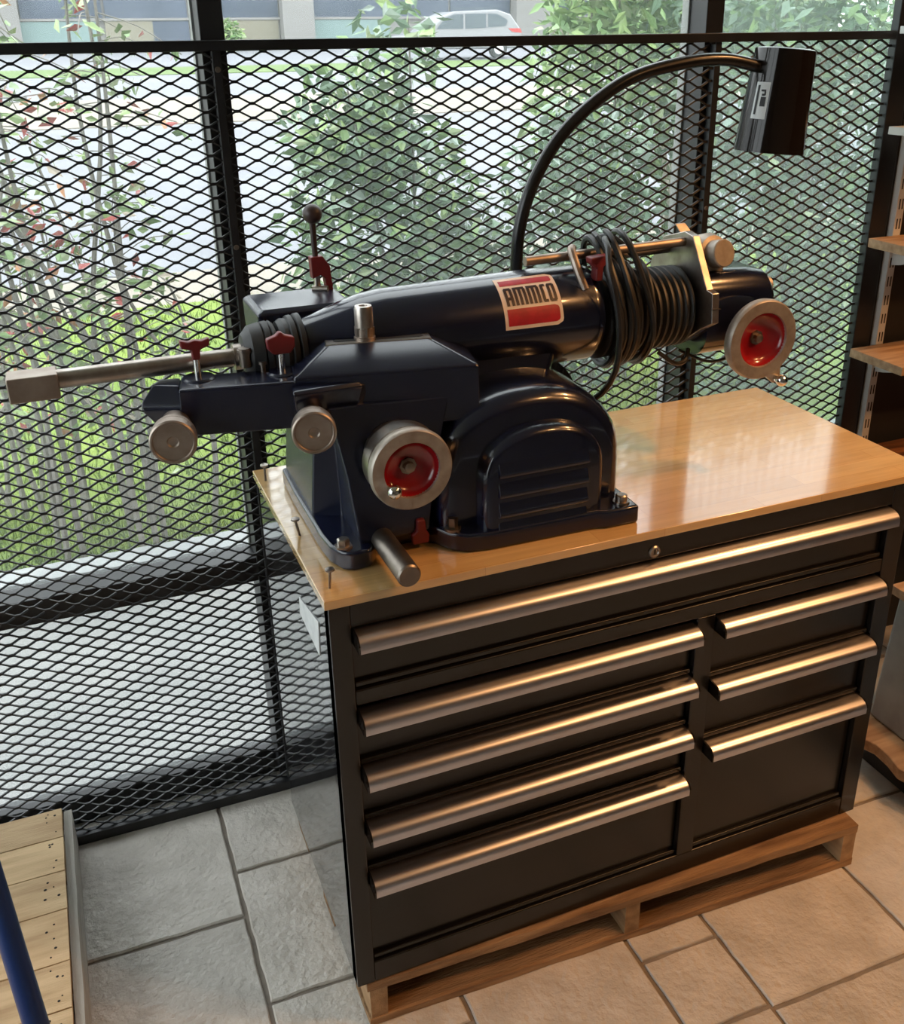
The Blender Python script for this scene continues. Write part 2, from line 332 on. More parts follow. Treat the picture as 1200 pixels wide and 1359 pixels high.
# ================================================================== TOOL CABINET ON ITS PALLET
PZ = .115; CZ0, CZ1 = .115, .937; ZT = .953
cab = thing('tool_cabinet', 'black steel tool chest with long silver drawer pulls under a wooden worktop', 'tool cabinet', (.585, .265, CZ0))
b = B(); box(b, 0.006, 1.166, .03, .53, CZ0, CZ1); build('body', b, 'cab_black', parent=cab)
b = B(); box(b, 0, .006, 0.004, .5305, CZ0, CZ1)
sp = build('side_panel', b, 'cab_gloss', parent=cab, bev=.0015); sp['label'] = 'glossy black side mirroring the mesh'
b = B(); box(b, 1.164, 1.170, 0.004, .5305, CZ0, CZ1); build('side_panel', b, 'cab_gloss', parent=cab, bev=.0015)
def fr(x0, x1, z0, z1, y0=0): 
    b = B(); box(b, x0, x1, y0, .032, z0, z1); return b
build('stile', fr(0, .034, CZ0, CZ1), 'cab_black', parent=cab, bev=.002)
build('stile', fr(1.128, 1.17, CZ0, CZ1), 'cab_black', parent=cab, bev=.002)
build('stile', fr(.693, .733, .165, .742), 'cab_black', parent=cab, bev=.002)
build('top_rail', fr(.034, 1.128, .892, CZ1), 'cab_black', parent=cab, bev=.0015)
build('middle_rail', fr(.034, 1.128, .742, .772), 'cab_black', parent=cab, bev=.003)
build('bottom_rail', fr(.034, 1.128, CZ0, .165), 'cab_black', parent=cab, bev=.003)
HP = [(0.0, 0.0), (-.012, -.0005), (-.022, -.004), (-.028, -.010), (-.030, -.016), (-.030, -.028), (-.0265, -.028), (-.0265, -.017), (-.022, -.009), (0, -.006)]
def drawer(x0, x1, zt, zb):
    b = B(); box(b, x0, x1, .014, .03, zb + .012, zt - .003)
    d = build('drawer', b, 'cab_black', parent=cab, bev=.0015)
    b = B(); box(b, x0, x1, .006, .03, zb + .002, zb + .012); build('drawer_lip', b, 'cab_black', parent=d, bev=.002)
    b = B(); prism(b, [(.014 + y, zt - .001 + z) for y, z in [(0, 0)] + [(-.014 + p, q) for p, q in HP] + [(0, -.006)]], 'x', x0 + .003, x1 - .003)
    h = build('handle', b, 'alu', parent=d, smooth=50)
    for xx in (x0 + .0015, x1 - .0015):
        b = B(); prism(b, [(-.0305, zt - .0295), (-.0305, zt - .015), (-.022, zt - .003), (0, zt), (.012, zt), (.012, zt - .0295)], 'x', xx - .0015, xx + .0015)
        o = build('handle_cap', b, 'cab_black', parent=d, smooth=0)
drawer(.036, 1.126, .888, .772)
for zt, zb in ((.731, .616), (.615, .497), (.496, .381), (.380, .165)): drawer(.036, .691, zt, zb)
for zt, zb in ((.733, .594), (.593, .447), (.446, .165)): drawer(.735, 1.126, zt, zb)
b = B(); lathe(b, (.586, .002, .907), (0, -1, 0), [(0, .0115), (.004, .0115), (.006, .0095), (.006, .007), (.004, .006)], 24); build('lock', b, 'steel', parent=cab)
b = B(); box(b, .585, .587, -.0035, 0, .902, .912); build('keyhole', b, 'slot', parent=cab, smooth=0)
b = B(); prism(b, [(.075, .868), (.215, .838), (.222, .802), (.085, .796)], 'x', -.0012, .0002); o = build('paper_label', b, 'paper', parent=cab, smooth=0); o['label'] = 'pale grey paper label stuck on the side'
b = B(); box(b, -.008, 1.2115, -.008, .538, CZ1, ZT)
tag(build('worktop', b, 'butcher', org=(.6, .265, CZ1), bev=.0015), 'varnished honey coloured butcher block worktop on the black tool chest', 'worktop')
# screws standing in the worktop
for (x, y, lean, lb) in ((.006, .478, 0, 'thin steel screw standing in rear left corner of the worktop'), (.012, .224, .006, 'steel screw standing in worktop left edge, middle of three'), (.012, .030, -.002, 'steel screw standing in worktop front left corner')):
    t = thing('screw', lb, 'screw', (x, y, ZT), 'screws in the worktop')
    b = B(); cyl(b, (x, y, ZT - .003), (x - lean, y, ZT + .030), .0022, seg=8); build('shank', b, 'steel_dark', parent=t)
    b = B(); lathe(b, (x - lean, y, ZT + .028), (0, 0, 1), [(0, .0024), (.003, .0075), (.006, .0075), (.007, .004)], 12); build('head', b, 'steel', parent=t)
# shipping pallet under the cabinet
pal = thing('shipping_pallet', 'rough wooden shipping pallet under the black tool chest', 'pallet', (.57, .27, 0))
PYW = -.0385
def skew(bm):
    for v in bm.verts: v.co.y += PYW * v.co.x + .002
    return bm
def rough(bm, a=.0022):
    bmesh.ops.subdivide_edges(bm, edges=[e for e in bm.edges if e.calc_length() > .2], cuts=14, use_grid_fill=True)
    for v in bm.verts: v.co += Vector((random.uniform(-a, a), random.uniform(-a, a), random.uniform(-a, a) * .6))
    return bm
for k in range(6):
    y = k * .098 - .0
    b = rough(box(B(), .018, 1.148, y, y + .088, .0945, .1135), .0022); build('deck_board', skew(b), 'pallet_wood', parent=pal, smooth=0)
for x in (.022, .565, 1.112):
    b = rough(box(B(), x, x + .034, .002, .575, .017, .095), .0012); build('stringer', skew(b), 'pallet_wood_y', parent=pal, smooth=0)
for y in (.0, .25, .48):
    b = rough(box(B(), .018, 1.146, y, y + .092, .0, .0165), .0014); bmesh.ops.translate(b, verts=b.verts, vec=(0, 0, .0015)); build('bottom_board', skew(b), 'pallet_wood', parent=pal, smooth=0)

# ================================================================== BRAKE LATHE
AX, AZ = .27, 1.275      # tube axis y, z
L = thing('brake_lathe', 'navy blue bench brake lathe with red handwheels on wooden worktop', 'brake lathe', (.3, .25, ZT))
def part(name, bm, m, parent=None, bev=0, smooth=35, seg=2): return build(name, bm, m, parent=parent or L, bev=bev, smooth=smooth, seg=seg)
# base flange
out = [(.034, .45), (.030, .34), (.030, .15), (.034, .105), (.046, .075), (.062, .064), (.092, .066), (.104, .082), (.115, .115), (.19, .118), (.212, .098), (.228, .066), (.252, .047), (.29, .040), (.49, .037), (.505, .030), (.570, .030), (.572, .095), (.572, .42), (.55, .45)]
part('base_flange', prism(B(), out, 'z', ZT, ZT + .034), 'navy', bev=.006, seg=3)
# left pedestal with front fin
def loft(*rings): bm = B(); quadring(bm, rings); return bm
def sec(pts, z): return [(x, y, z) for x, y in pts]
part('pedestal', loft(sec([(.040, .445), (.036, .225), (.084, .200), (.082, .088), (.205, .098), (.21, .445)], ZT + .030),
                      sec([(.047, .43), (.046, .228), (.082, .205), (.070, .100), (.22, .10), (.22, .43)], 1.10),
                      sec([(.052, .42), (.052, .230), (.076, .210), (.054, .135), (.25, .11), (.25, .42)], 1.21)), 'navy_satin', bev=.004, seg=3)
# web under the tube
part('web', loft(sec([(.20, .14), (.5, .14), (.5, .42), (.20, .42)], ZT + .03), sec([(.18, .15), (.545, .16), (.545, .40), (.18, .40)], 1.08),
                 sec([(.10, .165), (.515, .178), (.515, .37), (.10, .37)], 1.13), sec([(.07, .175), (.490, .187), (.490, .36), (.07, .36)], 1.17), sec([(.07, .19), (.483, .192), (.483, .35), (.07, .35)], 1.20), sec([(.07, .20), (.497, .199), (.497, .34), (.07, .34)], 1.235), sec([(.09, .215), (.50, .215), (.50, .32), (.09, .32)], 1.27)), 'navy', bev=.02, seg=4, smooth=60)
# motor housing: barrel, boss and louvres
def arch(cx, hw, zb, zc, rise, n=22, p=2.3):
    pts = [(cx - hw, zb)]
    for k in range(n + 1):
        a = math.pi - math.pi * k / n; c, s = math.cos(a), math.sin(a)
        pts.append((cx + hw * math.copysign(abs(c) ** (2 / p), c), zc + rise * abs(s) ** (2 / p)))
    pts.append((cx + hw, zb)); return pts
def archrings(levels):
    return [[(x, y, z) for x, z in arch(*a)] for y, a in levels]
bm = B(); quadring(bm, archrings([(.078, (.39, .145, ZT + .03, 1.06, .115)), (.082, (.39, .158, ZT + .03, 1.06, .130)), (.094, (.39, .168, ZT + .03, 1.06, .142)), (.115, (.39, .172, ZT + .03, 1.06, .148)), (.20, (.39, .174, ZT + .03, 1.06, .152)), (.40, (.39, .174, ZT + .03, 1.06, .15))]))
mh = part('motor_housing', bm, 'navy', smooth=60)
bm = B(); quadring(bm, archrings([(.047, (.396, .098, ZT + .03, 1.065, .075)), (.050, (.396, .106, ZT + .03, 1.065, .083)), (.058, (.396, .112, ZT + .03, 1.065, .089)), (.10, (.396, .116, ZT + .03, 1.065, .093))]))
part('louvre_cover', bm, 'navy', parent=mh, smooth=60)
for k in range(4):
    z = 1.108 - k * .036
    b = B(); prism(b, [(.048, z), (.0395, z - .022), (.041, z - .029), (.048, z - .030)], 'x', .308, .474)
    build('louvre', b, 'navy', parent=mh, bev=.002)
b = B(); quadring(b, archrings([(.27, (.394, .186, ZT + .06, 1.06, .165)), (.278, (.394, .186, ZT + .06, 1.06, .165))])); part('rear_cover', b, 'navy', parent=mh)
# main tube
prof = [(.045, .040), (.05, .043), (.075, .050), (.11, .062), (.15, .074), (.19, .080), (.30, .083), (.45, .086), (.562, .088), (.572, .087), (.578, .083), (.578, .05)]
tb = part('tube', lathe(B(), (0, AX, AZ), (1, 0, 0), prof, 64), 'navy', smooth=40)
# sticker bent round the tube
def rad_at(x):
    for (a, ra), (c, rc) in zip(prof, prof[1:]):
        if a <= x <= c: return ra + (rc - ra) * (x - a) / (c - a)
    return .088
def wrap(x, ang, off): r = rad_at(x) + off; return (x, AX - r * math.sin(ang), AZ + r * math.cos(ang))    # ang measured from the top towards the viewer
SX0, SX1, SA0, SA1 = .384, .4935, math.radians(18), math.radians(85)
def st(u, v, off): return wrap(SX0 + (SX1 - SX0) * u, SA1 + (SA0 - SA1) * v, off)                            # u to the right, v up
def patch(bm, poly_rows, off):
    # poly_rows: list of (v, u0, u1) from bottom to top
    nu = 8; rows = []
    for v, a, c in poly_rows: rows.append([bm.verts.new(st(a + (c - a) * k / nu, v, off)) for k in range(nu + 1)])
    for r0, r1 in zip(rows, rows[1:]):
        for k in range(nu): bm.faces.new((r0[k], r0[k + 1], r1[k + 1], r1[k]))
def rr(v0, v1, u0, u1, rad=.0, n=14, rad_l=0):
    out = []
    for k in range(n + 1):
        v = v0 + (v1 - v0) * k / n; i = j = 0
        for rr_, side in ((rad, 1), (rad_l, 0)):
            if not rr_: continue
            e = min(v - v0, v1 - v); e = max(0, min(e, rr_)); q = rr_ - math.sqrt(max(0, rr_ ** 2 - (rr_ - e) ** 2))
            if side: i = q
            else: j = q
        out.append((v, u0 + j, u1 - i))
    return out
bm = B(); patch(bm, rr(0, 1, 0, 1, .10, 20), .0007); stk = part('sticker', bm, 'cream', parent=tb)
stk['label'] = 'red and cream maker sticker'
bm = B(); patch(bm, rr(.06, .345, .055, .945, .07), .0011); patch(bm, rr(.80, .93, .055, .945, .03), .0011)
build('sticker_band', bm, 'sticker_red', parent=tb)
def stroke(bm, u0, u1, v0, v1): patch(bm, [(v0 + (v1 - v0) * k / 5, u0, u1) for k in range(6)], .0015)
V0, V1 = .40, .745
def vv(t): return V0 + (V1 - V0) * t
bm = B(); w = .049
def letA(u, W_):
    stroke(bm, u, u + w, vv(0), vv(.93)); stroke(bm, u + W_ - w, u + W_, vv(0), vv(.93)); stroke(bm, u + .012, u + W_ - .012, vv(.86), vv(1)); stroke(bm, u + w, u + W_ - w, vv(.30), vv(.46))
def letM(u, W_):
    stroke(bm, u, u + w, vv(0), vv(1)); stroke(bm, u + W_ / 2 - w / 2, u + W_ / 2 + w / 2, vv(0), vv(.93)); stroke(bm, u + W_ - w, u + W_, vv(0), vv(.91)); stroke(bm, u + w * .5, u + W_ - .012, vv(.86), vv(1))
def letC(u, W_):
    stroke(bm, u, u + w, vv(.05), vv(.95)); stroke(bm, u + .012, u + W_ - .006, vv(0), vv(.14)); stroke(bm, u + .012, u + W_ - .006, vv(.86), vv(1))
def letO(u, W_):
    stroke(bm, u, u + w, vv(.06), vv(.94)); stroke(bm, u + W_ - w, u + W_, vv(.06), vv(.94)); stroke(bm, u + .014, u + W_ - .014, vv(0), vv(.14)); stroke(bm, u + .014, u + W_ - .014, vv(.86), vv(1))
letA(.075, .135); letM(.235, .205); letM(.465, .205); letC(.70, .095); letO(.815, .130)
build('lettering', bm, 'ink', parent=tb, smooth=0)
# left boot, shaft and end block
part('boot', lathe(B(), (0, AX, AZ), (1, 0, 0), [(-.048, .018), (-.046, .030), (-.034, .043), (-.016, .047), (-.014, .044), (-.012, .047), (-.004, .048), (-.002, .045), (.001, .048), (.006, .044), (.009, .036), (.012, .044), (.020, .049), (.028, .048), (.030, .052), (.037, .053), (.040, .049), (.043, .054), (.050, .055), (.053, .045)], 44), 'rubber', smooth=30)
part('spindle', lathe(B(), (0, AX, AZ - .005), (1, 0, 0), [(-.335, .0148), (-.062, .0148), (-.061, .021), (-.045, .021)], 28), 'steel')
b = B(); box(b, -.398, -.326, AX - .024, AX + .024, AZ - .029, AZ + .010); part('end_block', b, 'steel_warm', bev=.003)
b = B(); cyl(b, (-.047, AX - .03, 1.262), (-.047, AX - .03, 1.292), .010, seg=16); cyl(b, (-.047, AX - .03, 1.285), (-.047, AX - .03, 1.290), .012, seg=16); part('set_screw', b, 'steel_dark')
# bellows on the right with clamp plate and end housing
pr = [(.584, .060)]
for k in range(13):
    x = .590 + k * .0145; r = .080 - .00035 * k; pr += [(x, r - .006), (x + .004, r), (x + .008, r), (x + .012, r - .006)]
part('bellows', lathe(B(), (0, AX, 1.265), (1, 0, 0), pr + [(.782, .05)], 44), 'rubber', smooth=50)
b = B(); prism(b, [(.262, 1.405), (.235, 1.400), (.180, 1.312), (.162, 1.309), (.156, 1.255), (.190, 1.236), (.235, 1.205), (.275, 1.185), (.345, 1.200), (.372, 1.265), (.370, 1.330), (.330, 1.385)], 'x', .782, .797)
cp = part('clamp_plate', b, 'steel', bev=.0015); 
b = B(); box(b, .7815, .7985, .156, .16, 1.280, 1.2815); build('clamp_slit', b, 'slot', parent=cp, smooth=0)
def rsec(x, y0, y1, z0, z1, r, n=6):
    out = []
    for cx, cz, a0 in ((y1 - r, z1 - r, 0), (y0 + r, z1 - r, 90), (y0 + r, z0 + r, 180), (y1 - r, z0 + r, 270)):
        for k in range(n + 1):
            a = math.radians(a0 + 90 * k / n); out.append((x, cx + r * math.cos(a), cz + r * math.sin(a)))
    return out
part('end_housing', loft(rsec(.795, .186, .348, 1.175, 1.338, .05), rsec(.90, .188, .346, 1.176, 1.334, .048), rsec(.940, .192, .342, 1.180, 1.326, .046), rsec(.952, .200, .334, 1.19, 1.314, .042)), 'navy', smooth=30)
b = B(); cyl(b, (.95, .255, 1.287), (.962, .255, 1.287), .020); cyl(b, (.96, .255, 1.287), (.980, .255, 1.287), .017); part('shaft_cap', b, 'cast', bev=.001)
# square knob on top of the end housing
b = B(); lathe(b, (.826, .262, 1.357), (.10, -.95, .22), [(-.018, .030), (-.012, .038), (.018, .040), (.032, .034), (.034, .026), (.058, .0255), (.060, .0235)], 28); part('clamp_knob', b, 'cast', smooth=30)
b = B(); cyl(b, (.83, .245, 1.318), (.83, .245, 1.334), .030); part('knob_seat', b, 'navy', bev=.002)
b = B(); quadring(b, [[(.806, .30, 1.385), (.832, .30, 1.385), (.832, .304, 1.385), (.806, .304, 1.385)], [(.800, .32, 1.408), (.822, .32, 1.408), (.822, .324, 1.408), (.800, .324, 1.408)]]); part('tab', b, 'cast', bev=.001)
# guide rods
b = B(); cyl(b, (.455, .262, 1.379), (.785, .262, 1.386), .0085, seg=18); part('guide_rod', b, 'steel_warm')
b = B(); cyl(b, (.62, .315, 1.360), (.785, .315, 1.364), .0085, seg=18); part('guide_rod', b, 'steel_warm')
b = B(); tube(b, [(.548, .262, 1.394), (.537, .245, 1.394), (.535, .228, 1.378), (.540, .215, 1.352), (.546, .207, 1.332)], .0075, 10); part('hook_clamp', b, 'steel_warm')
b = B(); prism(b, [(-.018, .014), (.020, .017), (.022, .006), (.008, -.004), (.007, -.028), (-.006, -.028), (-.006, -.004), (-.017, .004)], 'y', -.011, .011)
bmesh.ops.translate(b, verts=b.verts, vec=(.572, .215, 1.372)); part('wing_knob', b, 'red_dull', bev=.003)
# power cord wound round the bellows
cp_ = []
rnd = random.Random(3)
for k in range(9 * 14):
    t = k / 14; a = t * 2 * math.pi; x = .612 + .009 * t + .012 * math.sin(t * 1.9)
    top = (.060 if int(t) in (1, 2, 5, 6, 7) else .012) + .008 * math.sin(t * 3.1)
    r = .090 + .003 * math.sin(t * 2.7)
    dz = r * math.cos(a); dz = dz + top * max(0, math.cos(a)) ** 1.3 if dz > 0 else dz
    cp_.append((x - .045 * max(0, math.cos(a)) * (1 if top > .03 else .3) + .016 * math.cos(a + 1), AX - r * math.sin(a), 1.262 + dz))
tail = [(.585, .20, 1.400), (.572, .172, 1.372), (.583, .160, 1.315), (.589, .155, 1.25), (.590, .165, 1.19), (.578, .19, 1.14), (.560, .24, 1.10), (.555, .33, 1.03), (.560, .40, .975)]
b = B(); tube(b, cp_ + [(.60, .24, 1.41)] + tail, .0058, 8, 2); part('power_cord', b, 'cord')
b = B(); tube(b, [(.70, .20, 1.20), (.73, .19, 1.178), (.76, .20, 1.176), (.78, .22, 1.19)], .0042, 8); tube(b, [(.765, .23, 1.188), (.80, .20, 1.172), (.83, .195, 1.168), (.89, .20, 1.174)], .003, 8); part('cable_tie', b, 'cord')
# handwheels
def handwheel(c, R, rd, hub, knob, ang, collar=None, tabbed=False):
    x, y, z = c
    w_ = part('handwheel', lathe(B(), c, (0, -1, 0), [(-.012, R * .93), (-.011, R * .985), (-.004, R), (.004, R * .99), (.007, R * .955), (.007, rd * 1.02), (.004, rd), (-.012, rd * .96)], 56, cap=False), 'cast', smooth=40)
    b = lathe(B(), c, (0, -1, 0), [(.0045, rd * 1.005), (-.004, rd * .97), (-.012, rd * .80), (-.016, rd * .55), (-.017, .016), (-.017, .001)], 48, cap=False); build('dish', b, 'red', parent=w_, smooth=60)
    b = lathe(B(), c, (0, 1, 0), [(.012, R * .93), (.020, R * .72), (.024, .03), (.032, .02), (hub, .02)], 32, cap=False); build('hub', b, 'cast', parent=w_)
    b = lathe(B(), (x, y + .017, z), (0, -1, 0), [(0, .014), (.004, .014), (.004, .009), (.012, .0085), (.013, .006)], 8); build('hub_nut', b, 'steel_dark', parent=w_)
    if collar: b = lathe(B(), c, (0, 1, 0), [(.021, R * .80), (.0215, R * .94), (.048, R * .95), (.050, R * .86), (.078, R * .8)], 48, cap=False); build('dial_collar', b, 'steel', parent=w_)
    kx, kz = x + knob * math.cos(ang), z + knob * math.sin(ang)
    b = B(); cyl(b, (kx, y + .004, kz), (kx, y - .012, kz), .0075, seg=16); sphere(b, (kx, y - .021, kz), .0115); build('crank_knob', b, 'steel_shiny', parent=w_)
    if tabbed:
        d = Vector((math.cos(ang), 0, math.sin(ang))); p = Vector((-d.z, 0, d.x)); cc = Vector(c)
        b = B(); quadring(b, [[tuple(cc + d * (R * .9) + p * .020 + Vector((0, yy, 0))), tuple(cc + d * (knob + .008) + p * .008 + Vector((0, yy, 0))), tuple(cc + d * (knob + .008) - p * .008 + Vector((0, yy, 0))), tuple(cc + d * (R * .9) - p * .020 + Vector((0, yy, 0)))] for yy in (-.004, .005)])
        build('crank_tab', b, 'cast', parent=w_, bev=.002)
handwheel((.1545, .035, 1.128), .0675, .045, .07, .042, math.radians(214), collar=True)
handwheel((.884, .140, 1.2175), .0760, .051, .06, .0885, math.radians(-63), tabbed=True)
# tool block with slot (turned 11 degrees)
TA = math.radians(-11)
def tl(u, v, z, o=(.299, .10)): return (o[0] + u * math.cos(TA) + v * -math.sin(TA) * -1 * -1, 0, 0)
UX, UY = math.cos(TA), math.sin(TA); VX, VY = -math.sin(TA), math.cos(TA)
def T(u, v, z): return (.299 + u * UX + v * VX, .100 + u * UY + v * VY, z)
def tring(pts, z): return [T(u, v, z) for u, v in pts]
tbk = part('tool_block', loft(tring([(-.30, 0), (0, 0), (0, .13), (-.30, .13)], 1.165), tring([(-.295, 0), (0, 0), (0, .13), (-.295, .13)], 1.258), tring([(-.238, .050), (-.070, .050), (-.070, .088), (-.238, .088)], 1.293)), 'navy_satin', bev=.004, seg=3)
def slot_ring(z, g, n=6):
    pts = []
    for cu, a0 in ((-.088, -90), (-.218, 90)):
        for k in range(n + 1):
            a = math.radians(a0 + 180 * k / n); pts.append((cu + g * math.cos(a), .069 + g * math.sin(a)))
    return tring(pts, z)
b = loft(tring([(-.240, .049), (-.068, .049), (-.068, .089), (-.240, .089)], 1.2915), tring([(-.238, .0505), (-.070, .0505), (-.070, .0875), (-.238, .0875)], 1.2940)); build('slot_rim', b, 'steel', parent=tbk, smooth=0)
b = loft(slot_ring(1.2925, .0085), slot_ring(1.2946, .0085)); build('slot', b, 'slot', parent=tbk, smooth=0)
SB = Vector(T(-.175, .069, 1.293)); 
b = lathe(B(), SB, (0, 0, 1), [(0, .0175), (.006, .0175), (.0065, .0155), (.020, .0155)], 24); sbp = part('slot_bolt', b, 'steel_warm', smooth=30)
b = lathe(B(), SB + Vector((0, 0, .008)), (0, 0, 1), [(0, .0168), (.014, .0168)], 6); build('bolt_nut', b, 'steel_dark', parent=sbp, smooth=0)
b = lathe(B(), SB + Vector((0, 0, .018)), (0, 0, 1), [(0, .0150), (.034, .0150), (.038, .0135), (.038, .007), (.034, .006), (.033, .0005)], 28); build('bolt_cap', b, 'steel', parent=sbp, smooth=30)
# tool arm out to the left
arm = part('tool_arm', loft(tring([(-.470, .004), (-.285, 0), (-.285, .072), (-.470, .072)], 1.176), tring([(-.468, 0), (-.285, 0), (-.285, .072), (-.468, .072)], 1.2505), tring([(-.466, .003), (-.287, .003), (-.287, .069), (-.466, .069)], 1.2535)), 'navy_satin', bev=.003)
b = loft(tring([(-.508, .020), (-.466, .014), (-.466, .073), (-.500, .07)], 1.190), tring([(-.530, .016), (-.466, .004), (-.466, .075), (-.522, .07)], 1.222), tring([(-.528, .028), (-.466, .020), (-.466, .075), (-.512, .07)], 1.230), tring([(-.510, .044), (-.470, .030), (-.470, .073), (-.502, .07)], 1.251)); build('arm_end', b, 'navy_satin', parent=arm, bev=.004)
b = loft(tring([(-.296, -.006), (-.20, -.004), (-.17, .01), (-.296, .02)], 1.205), tring([(-.298, -.030), (-.19, -.006), (-.17, .02), (-.298, .02)], 1.240), tring([(-.298, -.026), (-.20, -.002), (-.17, .02), (-.298, .02)], 1.246)); build('arm_shoulder', b, 'navy_satin', parent=arm, bev=.004)
for u, v_ in ((-.440, .052), (-.310, .052)):
    p = Vector(T(u, v_, 1.232)); b = lathe(B(), p, (0, 0, 1), [(0, .026), (.0225, .026), (.0250, .023)], 24); build('screw_boss', b, 'navy_satin', parent=arm, smooth=40)
for (u, v_) in ((-.440, .050), (-.310, .05)):
    p = Vector(T(u, v_, 1.255)); b = cyl(B(), p, p + Vector((0, 0, .033)), .0056, seg=14); kb = part('thumb_screw', b, 'steel_shiny')
    q = p + Vector((0, 0, .030)); s = .022 if u < -.4 else .0225
    if u < -.4: prf = [(-.006, 0), (.006, 0), (.007, .016), (s, .021), (s + .001, .034), (.010, .030), (0, .032), (-.010, .030), (-s - .001, .034), (-s, .021), (-.007, .016)]
    else: prf = [(-.012, 0), (.014, 0), (.022, .010), (s, .026), (.006, .031), (.003, .036), (-.003, .036), (-.006, .031), (-s, .026), (-.021, .010)]
    b = prism(B(), prf, 'y', -.007, .007); bmesh.ops.translate(b, verts=b.verts, vec=q); build('wing_head', b, 'red_dull', parent=kb, bev=.003)
p = Vector(T(-.340, .062, 1.250)); part('stop_screw', lathe(B(), p, (0, 0, 1), [(0, .004), (.016, .004), (.016, .0065), (.021, .0065)], 14), 'steel_dark')
# knurled feed knobs below the arm
NV = (-VX, -VY, 0)
for (u, z, r) in ((-.478, 1.198, .0345), (-.272, 1.194, .0340)):
    p = T(u, .03, z)
    b = lathe(B(), p, NV, [(0, r * .62), (.055, r * .66), (.058, r * .84), (.072, r * .86), (.074, r * .96), (.080, r * .96), (.081, r * .9), (.083, r * .9), (.085, r), (.103, r), (.105, r * .94), (.105, r * .86), (.1025, r * .82), (.1025, .009), (.100, .007), (.099, .0005)], 40)
    part('feed_knob', b, 'steel_warm', smooth=28)
# rear box, lever
b = loft([(-.008, .305, 1.245), (.150, .305, 1.245), (.150, .435, 1.245), (-.008, .435, 1.245)], [(-.010, .303, 1.325), (.155, .303, 1.325), (.155, .437, 1.325), (-.010, .437, 1.325)], [(.000, .311, 1.331), (.15, .311, 1.331), (.15, .43, 1.331), (.000, .43, 1.331)])
part('feed_box', b, 'navy_satin', bev=.004)
b = B(); cyl(b, (.121, .415, 1.372), (.120, .415, 1.448), .0048, .0056, 14); lv = part('feed_lever', b, 'ball')
b = B(); sphere(b, (.121, .415, 1.463), .0170, 28); build('lever_ball', b, 'ball', parent=lv)
b = B(); prism(b, [(.110, 1.390), (.132, 1.391), (.144, 1.372), (.148, 1.322), (.136, 1.322), (.133, 1.352), (.126, 1.358), (.111, 1.352)], 'y', .405, .425); build('lever_fork', b, 'red_dull', parent=lv, bev=.002)
b = B(); cyl(b, (.121, .415, 1.330), (.121, .415, 1.356), .006, seg=12); cyl(b, (.112, .415, 1.333), (.136, .40, 1.334), .006, seg=12); build('lever_pin', b, 'steel', parent=lv)
# bolts on the base
for (x, y) in ((.054, .092), (.547, .055)):
    b = lathe(B(), (x, y, ZT + .034), (0, 0, 1), [(0, .015), (.003, .015), (.003, .0105), (.013, .0105), (.015, .008)], 6 if x < .1 else 20); part('base_bolt', b, 'steel', smooth=25)
b = B(); cyl(b, (.238, .078, ZT + .034), (.238, .078, ZT + .056), .009, seg=6); cyl(b, (.238, .078, ZT + .033), (.238, .078, ZT + .038), .014, seg=20); part('base_bolt', b, 'steel_dark')
# bar handle and red stop
b = lathe(B(), (.119, .115, .988), (0, -1, 0), [(0, .019), (.157, .019), (.160, .0165)], 28); part('bar_handle', b, 'steel_dark')
b = B(); prism(b, [(.172, ZT + .012), (.200, ZT + .012), (.201, ZT + .028), (.196, ZT + .034), (.194, ZT + .056), (.180, ZT + .056), (.179, ZT + .036), (.171, ZT + .030)], 'y', .088, .102); part('red_stop', b, 'red_dull', bev=.003)

# ================================================================== GOOSENECK LAMP
gl = thing('gooseneck_lamp', 'black gooseneck lamp with glossy cylinder shade arching over the lathe', 'lamp', (.512, .455, ZT))
b = lathe(B(), (.512, .455, ZT), (0, 0, 1), [(0, .055), (.010, .055), (.016, .048), (.018, .016), (.03, .014)], 36); build('base', b, 'lamp_black', parent=gl)
b = B(); tube(b, [(.512, .455, ZT + .02), (.514, .445, 1.15), (.516, .43, 1.30), (.520, .42, 1.41), (.556, .42, 1.505), (.624, .42, 1.590), (.733, .42, 1.660), (.849, .42, 1.688), (.951, .42, 1.694), (1.045, .42, 1.678)], .0122, 14); build('gooseneck', b, 'goose', parent=gl)
c0, c1 = Vector((1.098, .42, 1.711)), Vector((1.080, .42, 1.516)); ln = (c1 - c0).length
b = lathe(B(), c0, c1 - c0, [(0, .001), (0, .055), (.002, .059), (ln, .070), (ln, .068), (.01, .057), (.006, .001)], 56, cap=False); sh = build('shade', b, 'lamp_black', parent=gl, smooth=50)
b = lathe(B(), c0.lerp(c1, .3), c1 - c0, [(0, .016), (.03, .02), (.045, .03), (.075, .031), (.088, .02), (.09, .001)], 24); build('bulb', b, 'white_metal', parent=gl)
# label strip on the shade, bent round it
def shade_pt(t, a, off):
    d, u, v = frame_of(c1 - c0); r = .059 + (.070 - .059) * t + off
    s = Vector((-1, 0, 0)); s = (s - d * s.dot(d)).normalized(); q = d.cross(s)
    return c0 + (c1 - c0) * t + (s * math.cos(a) + q * math.sin(a)) * r
def shade_patch(bm, t0, t1, a0, a1, off):
    rows = [[bm.verts.new(shade_pt(t0 + (t1 - t0) * i / 2, a0 + (a1 - a0) * k / 6, off)) for k in range(7)] for i in range(3)]
    for r0, r1 in zip(rows, rows[1:]):
        for k in range(6): bm.faces.new((r0[k], r0[k + 1], r1[k + 1], r1[k]))
SGN = 1 if shade_pt(.5, .5, 0).y < .42 else -1
b = B(); shade_patch(b, .33, .68, SGN * .15, SGN * .62, .0006); lb = build('label', b, 'paper', parent=sh, smooth=0); lb['label'] = 'white printed label on the lamp shade'
